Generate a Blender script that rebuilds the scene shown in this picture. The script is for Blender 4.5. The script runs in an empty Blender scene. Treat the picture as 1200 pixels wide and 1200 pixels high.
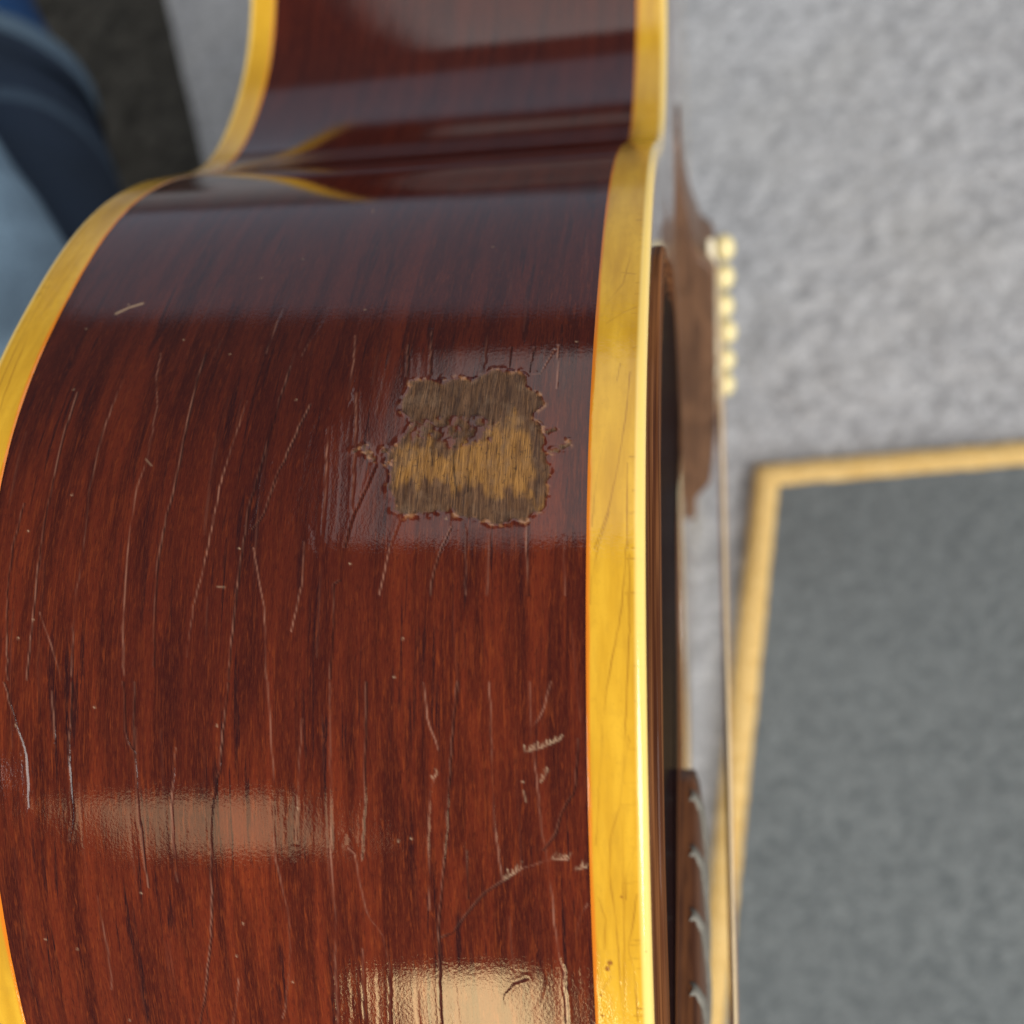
import bpy, math, random
import numpy as np
from mathutils import Matrix, Vector
random.seed(4); rng = np.random.default_rng(7)
C = bpy.context.scene.collection
MM = 0.001

# ------------------------------------------------------------------ camera
scene = bpy.context.scene
cam_d = bpy.data.cameras.new("camera")
cam = bpy.data.objects.new("camera", cam_d); C.objects.link(cam)
CAM_LOC = Vector((0.0, 0.0, 0.54943))
Fw = Vector((-0.307, 0.432, -0.848)).normalized()
Rw = Vector((0.940, 0.0, -0.341)); Rw = (Rw - Rw.dot(Fw) * Fw).normalized()
Uw = Rw.cross(Fw)
rot = Matrix((Rw, Uw, -Fw)).transposed()
cam.matrix_world = Matrix.Translation(CAM_LOC) @ rot.to_4x4()
cam_d.sensor_width = 36.0
cam_d.lens = 36.0 * 1329.93 / 1200.0
cam_d.clip_start = 0.005; cam_d.clip_end = 200.0
cam_d.dof.use_dof = True
cam_d.dof.focus_distance = 0.150
cam_d.dof.aperture_fstop = 14.5
scene.camera = cam

# ------------------------------------------------------------------ light
world = bpy.data.worlds.new("World"); scene.world = world
world.use_nodes = True
bg = world.node_tree.nodes["Background"]
bg.inputs[0].default_value = (0.80, 0.90, 1.0, 1); bg.inputs[1].default_value = 0.12
scene.view_settings.view_transform = 'Standard'; scene.view_settings.look = 'None'
scene.view_settings.exposure = 0.0; scene.view_settings.gamma = 1.0
try: scene.view_settings.use_curve_mapping = False
except Exception: pass

def area(name, loc, target, sx, sy, radiance, col):
    d = bpy.data.lights.new(name, 'AREA'); d.shape = 'RECTANGLE'; d.size = sx; d.size_y = sy
    d.energy = radiance * math.pi * sx * sy; d.color = col
    o = bpy.data.objects.new(name, d); C.objects.link(o)
    o.location = loc
    v = (Vector(target) - Vector(loc))
    o.rotation_euler = v.to_track_quat('-Z', 'Y').to_euler()
    return o
# the lit ceiling panel over the guitar, the pale wall in front, a ceiling lamp and a bright doorway behind
area("ceiling_panel", (0.62, 1.62, 2.3), (0.62, 1.6200001, 0), 1.80, 2.70, 1.20, (1.0, 0.97, 0.95))
area("front_window", (-0.2, 4.2, 1.15), (-0.2, 0, 1.15), 3.8, 2.1, 0.38, (0.62, 0.78, 1.0))
area("ceiling_lamp", (-1.00, -1.9, 2.3), (-1.00, -1.9000001, 0), 0.50, 0.62, 2.6, (1.0, 0.72, 0.42))
area("doorway_lamp", (-0.69, -3.0, 1.10), (-0.69, 0, 1.10), 0.36, 0.80, 12.0, (1.0, 0.73, 0.37))
area("left_fill", (-2.5, -1.25, 1.95), (-0.3, 0.1, 0.1), 1.5, 1.9, 5.5, (1.0, 0.97, 0.93))  # extra fill added out of view on the left to raise the exposure
area("right_fill", (2.0, -1.9, 1.9), (0.0, 0.0, 0.1), 1.8, 2.2, 12.5, (1.0, 0.97, 0.93))  # matching added fill on the right, kept outside what the side reflects
# ------------------------------------------------------------------ guitar frame (mm)
# x: out of the soundboard, y: towards the tail (saddle at 0), z: towards the near (treble) side
RM = np.array([[0.981, -0.021, 0.191], [-0.058, 0.916, 0.396], [-0.183, -0.400, 0.898]])
ORG = np.array([108.418, -106.093, -281.939])
HALF = [(-285, 0.0), (-265, 65.479), (-240, 103.046), (-210, 123.529), (-180, 129.638), (-150, 129.882),
        (-120, 122.367), (-95, 113.68), (-70, 113.37), (-40, 121.465), (0, 152.432), (60, 191.5), (95, 200.0),
        (130, 199.0), (165, 187), (197, 160), (220, 118), (233, 62), (236, 0.0)]
def spline(P, x, closed_t=None):
    P = np.asarray(P, float); n = len(P)
    t = np.concatenate([[0], np.cumsum(np.linalg.norm(np.diff(P, axis=0), axis=1))])
    A = np.zeros((n, n)); r = np.zeros((n, P.shape[1])); A[0, 0] = A[-1, -1] = 1
    for i in range(1, n - 1):
        h0 = t[i] - t[i-1]; h1 = t[i+1] - t[i]
        A[i, i-1] = h0; A[i, i] = 2 * (h0 + h1); A[i, i+1] = h1
        r[i] = 6 * ((P[i+1] - P[i]) / h1 - (P[i] - P[i-1]) / h0)
    M = np.linalg.solve(A, r)
    x = np.clip(np.asarray(x, float), 0, 1) * t[-1]
    i = np.clip(np.searchsorted(t, x) - 1, 0, n - 2)
    h = (t[i+1] - t[i])[:, None]; a = (t[i+1] - x)[:, None]; b = (x - t[i])[:, None]
    return M[i] * a**3 / (6*h) + M[i+1] * b**3 / (6*h) + (P[i] / h - M[i] * h / 6) * a + (P[i+1] / h - M[i+1] * h / 6) * b
_half = spline(HALF, np.linspace(0, 1, 6000))
_mir = _half[::-1] * np.array([1, -1.0])
OUT = np.vstack([_half, _mir[1:]])                       # closed outline, starts and ends at the neck joint
OUT_S = np.concatenate([[0], np.cumsum(np.linalg.norm(np.diff(OUT, axis=0), axis=1))])
LEN = OUT_S[-1]
def rim(s):
    """points and outward normals of the body outline at arc length s (mm)"""
    s = np.asarray(s, float) % LEN
    y = np.interp(s, OUT_S, OUT[:, 0]); z = np.interp(s, OUT_S, OUT[:, 1])
    e = 0.6
    y1 = np.interp((s + e) % LEN, OUT_S, OUT[:, 0]); z1 = np.interp((s + e) % LEN, OUT_S, OUT[:, 1])
    y0 = np.interp((s - e) % LEN, OUT_S, OUT[:, 0]); z0 = np.interp((s - e) % LEN, OUT_S, OUT[:, 1])
    ty, tz = y1 - y0, z1 - z0; l = np.hypot(ty, tz) + 1e-12
    return np.stack([y, z], -1), np.stack([-tz / l, ty / l], -1)
def depth(y): return 97.74 + 0.06 * (np.asarray(y) + 185.0)
BIND = 7.19
CRACKS = [
[(-74.9,162.58),(-75.27,157.23),(-75.33,149.19),(-75.23,143.35),(-74.77,138.29),(-74.75,133.43),(-74.99,129.56),(-74.88,118.66)],
[(-81.44,160.44),(-81.27,152.5),(-81.02,145.88),(-81.0,140.21),(-81.02,134.81),(-80.9,126.18),(-81.29,118.2)],
[(-70.7,167.52),(-69.7,161.69),(-68.3,157.5),(-67.7,147.97),(-68.35,144.13),(-68.27,138.18),(-68.12,131.64),(-67.81,124.49),(-67.43,118.71)],
[(-63.63,167.1),(-63.33,159.59),(-62.92,151.86),(-62.87,144.47),(-63.43,139.44),(-63.83,133.75),(-63.58,126.15),(-63.33,119.97)],
[(-54.99,157.48),(-55.74,149.59),(-56.37,145.25),(-56.63,139.32),(-57.24,132.82),(-58.33,127.38),(-58.87,121.21)],
[(-54.15,176.42),(-54.2,166.53)],
[(-49.98,163.74),(-50.31,157.28),(-50.91,147.97),(-51.94,141.02),(-52.0,137.92),(-52.34,132.36),(-52.68,124.49),(-53.1,118.4)],
[(-47.29,172.22),(-48.74,165.56)],
[(-45.79,156.53),(-46.92,151.31),(-48.68,145.06),(-49.78,139.64),(-51.12,137.91)],
[(-50.63,135.31),(-49.64,131.49),(-48.5,127.35),(-47.94,118.44)],
[(-43.73,136.07),(-43.62,131.86),(-43.89,129.38),(-44.71,124.49)],
[(-38.65,130.99),(-39.5,131.0),(-39.26,126.1),(-39.47,118.5)],
[(-42.41,152.68),(-41.39,141.25),(-41.57,136.04)],
[(-84.73,142.14),(-85.1,136.65),(-85.11,130.48),(-84.07,118.18)],
[(-48.23,145.05),(-49.21,142.32)],
[(-80.05,127.03),(-77.83,122.39),(-76.24,118.23)],
[(-65.93,117.89),(-66.06,110.6),(-65.64,103.24),(-65.22,94.19),(-64.89,91.1)],
[(-60.18,109.6),(-61.03,101.14),(-60.87,92.04)],
[(-53.05,117.99),(-54.22,107.18),(-55.56,101.66),(-56.14,92.23),(-56.69,85.52),(-58.59,76.71),(-60.13,71.34)],
[(-47.69,118.04),(-46.95,107.33),(-47.33,96.35),(-46.03,88.79),(-46.38,80.79),(-48.18,73.06)],
[(-43.13,113.46),(-44.3,97.94)],
[(-74.75,117.82),(-75.12,106.74),(-74.78,100.75),(-75.65,96.91)],
[(-72.27,89.6),(-71.7,81.04),(-72.04,75.87)],
[(-67.52,117.88),(-67.05,110.58),(-65.88,108.77)],
[(-77.56,116.69),(-77.07,110.42)],
[(-53.59,78.71),(-55.27,71.69)],
[(-84.57,117.75),(-81.18,108.11),(-81.25,101.33)],
[(-39.42,118.1),(-39.52,102.83),(-39.79,96.61),(-39.77,89.07),(-40.86,72.7)],
[(-34.78,118.14),(-35.04,104.02),(-35.81,96.01)],
[(-37.6,97.43),(-36.7,96.72),(-36.07,91.52),(-35.53,88.5),(-33.82,86.26),(-33.08,81.15),(-33.76,73.2)],
[(-25.95,107.06),(-26.74,104.23),(-27.14,97.78),(-27.43,89.63)],
[(-23.16,118.23),(-24.13,108.5),(-24.95,98.57),(-26.39,87.39),(-26.99,73.67)],
[(-19.06,118.26),(-18.78,109.65),(-18.7,100.91),(-18.0,93.75)],
[(-18.0,93.75),(-20.38,92.18),(-22.66,89.47),(-24.62,86.71),(-26.11,86.06)],
[(-14.13,118.3),(-13.84,111.45),(-12.99,101.79),(-11.89,92.54),(-11.49,84.7),(-10.89,82.41),(-10.71,74.8)],
[(-11.51,118.32),(-12.76,114.21),(-14.0,112.82)],
[(-8.29,111.54),(-8.75,105.37),(-10.17,103.26),(-11.31,99.73),(-12.75,97.91)],
[(-17.81,94.12),(-15.64,95.47),(-11.39,96.89),(-9.83,96.76)],
[(-22.3,97.58),(-22.38,91.35)],
[(-27.3,118.19),(-26.94,114.02),(-25.54,109.87)],
[(-36.43,83.76),(-37.2,72.95)],
[(-18.6,78.38),(-17.42,80.06),(-15.39,80.97)],
[(-7.58,91.26),(-8.86,89.36),(-9.13,86.73)],
[(-30.31,169.57),(-29.3,161.04)],
[(-41.44,169.35),(-40.67,163.35),(-40.42,157.14)],
[(-39.32,158.27),(-38.38,150.73),(-37.89,143.97),(-37.64,139.84)],
[(-35.07,146.52),(-36.71,141.39),(-37.71,138.92),(-38.34,135.28)],
[(-30.94,139.41),(-32.31,135.2),(-33.33,129.06)],
[(-24.44,137.78),(-25.5,135.41),(-26.5,131.33),(-26.85,129.03)],
[(-19.31,137.69),(-19.57,133.0),(-19.46,128.99)],
[(-22.51,137.45),(-22.2,129.0)],
[(-14.67,137.92),(-14.47,128.96)],
[(-9.91,136.37),(-9.81,128.94)],
[(-15.36,165.39),(-15.75,160.34)],
[(-12.5,164.78),(-14.2,160.26),(-15.75,160.34)],
[(-12.09,165.63),(-11.75,157.78)],
[(-18.54,165.58),(-18.49,161.72)],
[(-22.29,168.09),(-21.88,162.74)],
[(-33.36,166.95),(-32.62,160.8)],
[(-27.87,159.74),(-27.66,156.57),(-27.27,153.93)],
[(-24.77,149.24),(-24.57,145.58),(-24.04,142.22)],
[(-27.77,150.37),(-27.83,148.32),(-27.4,146.31)],
[(-16.8,146.66),(-16.84,143.46),(-16.61,140.97)],
[(-18.75,147.05),(-18.94,145.26)],
[(-18.59,159.28),(-18.44,154.68)],
[(-22.81,159.49),(-22.44,154.1)],
[(-29.72,148.38),(-29.16,143.76)],
[(-22.53,145.52),(-22.57,142.5)]]
PATCH = [(-32.77,157.19),(-32.0,159.74),(-28.22,159.96),(-27.51,159.32),(-25.69,160.04),(-23.78,159.74),(-22.57,160.08),(-20.81,161.42),(-17.04,161.02),(-14.91,157.15),(-13.61,155.96),(-14.36,153.42),(-14.62,152.71),(-13.32,150.91),(-12.58,147.85),(-11.89,145.24),(-12.09,142.72),(-12.88,140.29),(-14.28,139.11),(-16.85,138.25),(-20.34,138.16),(-23.32,138.97),(-24.59,140.52),(-27.52,139.81),(-30.49,139.4),(-32.09,140.67),(-32.91,143.21),(-33.14,147.13),(-32.41,150.53),(-31.15,152.98),(-32.32,154.87)]
GOLD = [(-32.05,147.1),(-31.09,149.79),(-27.73,150.03),(-27.19,147.29),(-24.58,148.9),(-21.58,149.14),(-19.32,151.13),(-17.11,153.89),(-16.06,151.71),(-14.09,148.56),(-13.64,145.28),(-14.41,142.78),(-13.51,140.15),(-15.27,142.18),(-17.05,142.84),(-19.91,141.5),(-22.41,143.6),(-24.14,142.69),(-26.7,144.98),(-27.82,144.05),(-31.77,144.14)]
MIDB = [(-31.46,152.99),(-25.03,153.84),(-21.95,153.72),(-19.42,152.54),(-20.11,149.43),(-22.77,148.84),(-25.51,148.92),(-28.39,150.39),(-30.86,150.48)]
DABS = [
[(-38.57,148.65),(-36.95,149.29),(-35.5,147.54)],
[(-34.35,148.52),(-32.89,149.16),(-33.56,146.81)],
[(-11.99,147.83),(-10.84,148.29),(-9.84,148.93)],
[(-12.58,150.89),(-11.56,151.2)],
[(-14.57,156.76),(-13.56,155.21)],
[(-14.73,109.89),(-12.81,110.44),(-10.36,111.51)],
[(-12.88,106.31),(-11.98,107.71)],
[(-17.81,93.94),(-15.64,95.47)],
[(-11.74,96.87),(-9.83,96.87)],
[(-9.01,95.54),(-7.61,95.95)],
[(-26.33,106.35),(-25.77,107.07)]]
SCRATCH = [[(-81.16,177.33),(-79.56,178.68),(-77.61,179.6)]]
BCRACKS = [
[(-4.4,139.37),(-5.8,134.46),(-6.56,130.48),(-6.68,127.86)],
[(-2.15,139.33),(-2.14,135.76),(-2.93,126.29),(-3.98,121.43),(-4.79,117.1),(-5.22,113.29),(-5.43,108.45)],
[(-1.88,133.88),(-1.91,124.49),(-2.22,118.39),(-2.75,108.5)],
[(-2.18,112.07),(-2.62,108.5)],
[(-5.33,113.29),(-5.96,103.42),(-6.37,98.84)],
[(-2.08,111.56),(-2.9,107.4),(-3.27,103.8),(-4.55,99.82),(-4.82,95.17),(-4.22,89.81),(-4.05,85.58),(-3.78,75.66)],
[(-2.97,103.8),(-3.17,95.24),(-3.25,87.27),(-3.63,75.67)],
[(-1.6,98.69),(-2.71,95.57),(-2.95,92.1)],
[(-1.59,92.79),(-2.15,88.94),(-2.84,85.65),(-2.17,83.02),(-1.94,75.78)],
[(-3.12,103.8),(-1.19,103.91)],
[(-3.05,94.15),(-1.41,94.37)],
[(-2.77,86.15),(-0.78,86.48)],
[(-2.82,84.32),(-0.77,84.7)],
[(-2.62,106.36),(-1.14,106.48)],
[(-6.25,92.28),(-5.44,89.43),(-5.72,85.5)],
[(-5.09,81.84),(-6.4,79.35)],
[(-2.69,185.57),(-3.64,177.9),(-5.49,174.15)],
[(-1.49,172.6),(-3.41,171.52),(-5.67,169.3)],
[(-2.11,159.94),(-2.5,152.51),(-3.45,145.09),(-4.45,139.74),(-6.15,134.65)],
[(-2.21,145.85),(-2.14,134.6)],
[(-5.16,149.61),(-6.25,142.05),(-6.53,137.56)],
[(-1.9,180.13),(-3.74,180.64)],
[(-3.46,161.52),(-3.75,158.55)]]
BSPOTS = [(-5.06,83.75),(-5.4,82.92),(-6.38,79.22),(-6.28,76.33),(-0.77,85.46),(-3.45,92.42)]
# ------------------------------------------------------------------ helpers
BASE = np.array([0.0, 140.2, -194.4])                     # where the guitar touches the floor
def gm(P):  # guitar frame mm -> local metres under the guitar's empty
    return (np.asarray(P, float) - BASE) * MM
def mesh_from(name, verts, faces, mat=None, parent=None, smooth=True, kind=None):
    me = bpy.data.meshes.new(name)
    verts = np.asarray(verts, float)
    if isinstance(faces, np.ndarray) and faces.ndim == 2:
        k = faces.shape[1]; nf = len(faces)
        me.vertices.add(len(verts)); me.vertices.foreach_set("co", verts.astype(np.float32).ravel())
        me.loops.add(nf * k); me.loops.foreach_set("vertex_index", faces.astype(np.int32).ravel())
        me.polygons.add(nf); me.polygons.foreach_set("loop_start", np.arange(0, nf * k, k, dtype=np.int32))
        me.polygons.foreach_set("loop_total", np.full(nf, k, dtype=np.int32))
        me.update(calc_edges=True); me.validate()
    else:
        me.from_pydata([tuple(v) for v in verts], [], [tuple(int(i) for i in f) for f in faces]); me.update()
    if smooth: me.polygons.foreach_set("use_smooth", np.ones(len(me.polygons), dtype=bool))
    o = bpy.data.objects.new(name, me); C.objects.link(o)
    if mat: me.materials.append(mat)
    if parent: o.parent = parent
    if kind: o["kind"] = kind
    return o
def attr(o, name, vals, typ='FLOAT'):
    a = o.data.attributes.new(name, typ, 'POINT')
    a.data.foreach_set('value' if typ == 'FLOAT' else 'vector', np.asarray(vals, np.float32).ravel())
def grid_faces(nr, nc, wrap_r=False, wrap_c=False, flip=False):
    r = np.arange(nr if wrap_r else nr - 1); c = np.arange(nc if wrap_c else nc - 1)
    R_, C_ = np.meshgrid(r, c, indexing='ij'); R1 = (R_ + 1) % nr; C1 = (C_ + 1) % nc
    f = np.stack([R_ * nc + C_, R1 * nc + C_, R1 * nc + C1, R_ * nc + C1], -1).reshape(-1, 4)
    return f[:, ::-1].copy() if flip else f
def grid_obj(name, G, mat, parent, wrap_r=False, wrap_c=False, flip=False, smooth=True):
    nr, nc = G.shape[:2]
    return mesh_from(name, G.reshape(-1, 3), grid_faces(nr, nc, wrap_r, wrap_c, flip), mat, parent, smooth)
def vnoise(x, y, seed=0):
    r = np.random.default_rng(seed); T = r.random((256, 256))
    xi = np.floor(x).astype(int); yi = np.floor(y).astype(int); fx = x - xi; fy = y - yi
    fx = fx * fx * (3 - 2 * fx); fy = fy * fy * (3 - 2 * fy)
    g = lambda a, b: T[a % 256, b % 256]
    return (g(xi, yi) * (1 - fx) + g(xi + 1, yi) * fx) * (1 - fy) + (g(xi, yi + 1) * (1 - fx) + g(xi + 1, yi + 1) * fx) * fy - 0.5
def fbm(x, y, seed=0, n=3):
    return sum(vnoise(x * 2**i, y * 2**i, seed + i) / 2**i for i in range(n))
def poly_sdf(x, y, P):
    """signed distance to polygon, negative inside"""
    P = np.asarray(P); d = np.full(x.shape, 1e9); ins = np.zeros(x.shape, bool)
    for i in range(len(P)):
        a, b = P[i], P[(i + 1) % len(P)]; e = b - a
        t = np.clip(((x - a[0]) * e[0] + (y - a[1]) * e[1]) / (e @ e + 1e-9), 0, 1)
        d = np.minimum(d, np.hypot(x - a[0] - t * e[0], y - a[1] - t * e[1]))
        c = ((a[1] > y) != (b[1] > y)) & (x < (b[0] - a[0]) * (y - a[1]) / (b[1] - a[1] + 1e-12) + a[0])
        ins ^= c
    return np.where(ins, -d, d)
def line_dist(x, y, P, pad, out_d, out_side):
    """lowers out_d (2D grid) to the distance to polyline P; out_side gets the signed side"""
    P = np.asarray(P)
    for a, b in zip(P[:-1], P[1:]):
        lo = np.minimum(a, b) - pad; hi = np.maximum(a, b) + pad
        rows = np.where((y[:, 0] > lo[1]) & (y[:, 0] < hi[1]))[0]
        if len(rows) == 0: continue
        r0, r1 = rows[0], rows[-1] + 1
        cols = np.where(((x[r0:r1] > lo[0]) & (x[r0:r1] < hi[0])).any(0))[0]
        if len(cols) == 0: continue
        c0, c1 = cols[0], cols[-1] + 1
        X = x[r0:r1, c0:c1]; Y = y[r0:r1, c0:c1]; e = b - a
        t = np.clip(((X - a[0]) * e[0] + (Y - a[1]) * e[1]) / (e @ e + 1e-9), 0, 1)
        dx = X - a[0] - t * e[0]; dy = Y - a[1] - t * e[1]; d = np.hypot(dx, dy)
        m = d < out_d[r0:r1, c0:c1]
        out_d[r0:r1, c0:c1][m] = d[m]; out_side[r0:r1, c0:c1][m] = np.sign(dx * (1 if e[1] > 0 else 1))[m]
def wobble(P, amp, seed, step=1.2):
    """resample a traced polyline with small natural jitter"""
    P = np.asarray(P, float); L = np.concatenate([[0], np.cumsum(np.linalg.norm(np.diff(P, axis=0), axis=1))])
    n = max(2, int(L[-1] / step)); t = np.linspace(0, L[-1], n)
    Q = np.stack([np.interp(t, L, P[:, 0]), np.interp(t, L, P[:, 1])], -1)
    r = np.random.default_rng(seed); j = r.normal(0, amp, (n, 2)); j[:, 1] *= 0.3
    return Q + j
def smoothstep(a, b, x):
    t = np.clip((x - a) / (b - a), 0, 1); return t * t * (3 - 2 * t)

# ------------------------------------------------------------------ materials
class NT:
    def __init__(s, name):
        s.m = bpy.data.materials.new(name); s.m.use_nodes = True; s.t = s.m.node_tree
        s.b = s.t.nodes["Principled BSDF"]
    def n(s, typ, **kw):
        k = s.t.nodes.new(typ)
        for a, v in kw.items(): setattr(k, a, v)
        return k
    def l(s, a, b): s.t.links.new(a, b)
    def set(s, **kw):
        for k, v in kw.items(): s.b.inputs[k.replace('_', ' ')].default_value = v
    def attr(s, name):
        k = s.n('ShaderNodeAttribute'); k.attribute_name = name; return k
    def math(s, op, a, b=None, c=None, clamp=False):
        k = s.n('ShaderNodeMath', operation=op, use_clamp=clamp)
        for i, v in enumerate((a, b, c)):
            if v is None: continue
            if isinstance(v, (int, float)): k.inputs[i].default_value = v
            else: s.l(v, k.inputs[i])
        return k.outputs[0]
    def mix(s, fac, a, b, blend='MIX'):
        k = s.n('ShaderNodeMix', data_type='RGBA', blend_type=blend)
        for i, v in ((0, fac), (6, a), (7, b)):
            if isinstance(v, (int, float)): k.inputs[i].default_value = v
            elif isinstance(v, tuple): k.inputs[i].default_value = (*v, 1)
            else: s.l(v, k.inputs[i])
        return k.outputs[2]
    def noise(s, vec, scale=(1, 1, 1), detail=3, rough=.55, dist=0, sc=1.0):
        mp = s.n('ShaderNodeMapping'); mp.inputs['Scale'].default_value = scale
        s.l(vec, mp.inputs['Vector'])
        k = s.n('ShaderNodeTexNoise'); k.inputs['Scale'].default_value = sc; k.inputs['Detail'].default_value = detail
        k.inputs['Roughness'].default_value = rough; k.inputs['Distortion'].default_value = dist
        s.l(mp.outputs[0], k.inputs['Vector']); return k.outputs['Fac']
    def ramp(s, fac, lo, hi):
        k = s.n('ShaderNodeMapRange'); k.interpolation_type = 'SMOOTHSTEP'
        k.inputs['From Min'].default_value = lo; k.inputs['From Max'].default_value = hi
        s.l(fac, k.inputs['Value']); return k.outputs[0]
    def bump(s, h, strength, dist, sock='Normal'):
        k = s.n('ShaderNodeBump'); k.inputs['Strength'].default_value = strength; k.inputs['Distance'].default_value = dist
        s.l(h, k.inputs['Height']); s.l(k.outputs[0], s.b.inputs[sock]); return k.outputs[0]

def mat_side():
    t = NT("lacquered_mahogany"); g = t.attr('grain').outputs['Vector']
    tone = t.noise(g, (.05, .012, 1), 3, .5)
    broad = t.noise(g, (.35, .025, 1), 4, .6, .6)
    pore = t.noise(g, (1.15, .055, 1), 3, .58, .4)
    pore2 = t.noise(g, (4.2, .22, 1), 2, .5)
    fibre = t.noise(g, (9, .7, 1), 2, .6)
    flame = t.noise(g, (3.0, .16, 1), 3, .6, .3)
    patchy = t.noise(g, (.16, .04, 1), 2, .5)
    col = t.mix(t.ramp(broad, .32, .68), (.038, .0048, .0026), (.140, .0200, .0058))
    col = t.mix(t.math('MULTIPLY', t.ramp(flame, .50, .72), .45), col, (.235, .046, .0095))
    col = t.mix(t.math('MULTIPLY', t.ramp(tone, .35, .65), .35), col, (.042, .006, .004))
    pk = t.math('MULTIPLY', t.ramp(pore, .54, .64), t.ramp(patchy, .42, .60))
    col = t.mix(t.math('MULTIPLY', pk, .86), col, (.0115, .0028, .0045))
    pk2 = t.math('MULTIPLY', t.ramp(pore2, .60, .72), .35)
    col = t.mix(pk2, col, (.022, .0045, .004))
    col = t.mix(t.math('MULTIPLY', t.ramp(fibre, .42, .75), .30), col, (.20, .045, .014))
    mott = t.noise(g, (3.6, .75, 1), 3, .65, .4)
    col = t.mix(t.math('MULTIPLY', t.ramp(mott, .50, .70), .50), col, (.030, .0045, .0032))
    mot2 = t.noise(g, (2.6, .30, 1), 3, .6, .5)
    col = t.mix(t.math('MULTIPLY', t.ramp(mot2, .54, .74), .40), col, (.26, .050, .0100))
    st = t.n('ShaderNodeSeparateXYZ'); t.l(g, st.inputs[0])
    stain = t.ramp(t.math('ADD', st.outputs[1], t.math('MULTIPLY', tone, 60.0)), 98, 222)
    col = t.mix(t.math('MULTIPLY', stain, .62), col, (.022, .0038, .0040))
    crk = t.attr('crack').outputs['Fac']
    cn = t.noise(g, (.5, .12, 1), 2, .5)
    col = t.mix(t.math('MULTIPLY', crk, t.ramp(cn, .30, .60)), col, (.23, .10, .065))
    col = t.mix(t.math('MULTIPLY', t.attr('dark').outputs['Fac'], .8), col, (.010, .003, .003))
    edge = t.attr('edge').outputs['Fac']
    col = t.mix(edge, col, (.03, .004, .003))
    bare = t.attr('bare').outputs['Fac']; gold = t.attr('gold').outputs['Fac']
    bn = t.noise(g, (3.4, .22, 1), 5, .65)
    bcol = t.mix(t.ramp(bn, .35, .68), (.058, .026, .013), (.150, .074, .034))
    gcol = t.mix(t.ramp(bn, .32, .68), (.15, .066, .016), (.34, .165, .042))
    bl = t.noise(g, (.9, .10, 1), 3, .6)
    bcol = t.mix(t.math('MULTIPLY', t.ramp(bl, .50, .66), .6), bcol, (.030, .014, .009))
    gcol = t.mix(t.math('MULTIPLY', t.ramp(bl, .52, .70), .6), gcol, (.10, .046, .018))
    bcol = t.mix(gold, bcol, gcol)
    bp = t.noise(g, (7, .3, 1), 2, .5)
    bcol = t.mix(t.math('MULTIPLY', t.ramp(bp, .60, .68), .75), bcol, (.03, .014, .008))
    bcol = t.mix(t.math('MULTIPLY', crk, .9), bcol, (.016, .007, .004))
    hzp = t.noise(g, (.35, .22, 1), 4, .65)
    bcol = t.mix(t.math('MULTIPLY', t.ramp(hzp, .48, .66), .35), bcol, (.20, .125, .075))
    bsp = t.noise(g, (1.6, 1.2, 1), 4, .7)
    bcol = t.mix(t.math('MULTIPLY', t.ramp(bsp, .56, .66), .55), bcol, (.028, .012, .007))
    col = t.mix(bare, col, bcol)
    rim_ = t.attr('flake').outputs['Fac']
    col = t.mix(rim_, col, (.27, .125, .055))
    fl = t.attr('fleck').outputs['Fac']
    col = t.mix(t.math('MULTIPLY', fl, .72), col, (.58, .42, .27))
    t.l(col, t.b.inputs['Base Color'])
    t.set(Roughness=.42, Specular_IOR_Level=.0, Coat_Roughness=.045, Coat_IOR=1.52)
    worn = t.math('MAXIMUM', t.math('MULTIPLY', bare, .60), t.math('MULTIPLY', fl, .9))
    t.l(t.math('SUBTRACT', 1.0, worn), t.b.inputs['Coat Weight'])
    hz = t.noise(g, (.12, .05, 1), 4, .6)
    r = t.math('ADD', t.math('MULTIPLY', t.ramp(hz, .45, .75), .06), .03)
    r = t.math('ADD', r, t.math('MULTIPLY', bare, .32)); r = t.math('ADD', r, t.math('MULTIPLY', t.attr('haze').outputs['Fac'], .10)); t.l(r, t.b.inputs['Coat Roughness'])
    h = t.math('ADD', t.math('MULTIPLY', pore, .07), t.math('MULTIPLY', t.noise(g, (2.6, 2.0, 1), 3, .6), .30))
    b = t.bump(h, .10, .0004, 'Coat Normal')
    h2 = t.math('ADD', t.math('MULTIPLY', bn, 1.0), t.math('MULTIPLY', bp, 1.0))
    k = t.n('ShaderNodeBump'); k.inputs['Distance'].default_value = .0005; t.l(t.math('MULTIPLY', bare, .7), k.inputs['Strength']); t.l(h2, k.inputs['Height'])
    t.l(k.outputs[0], t.b.inputs['Normal'])
    return t.m

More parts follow.
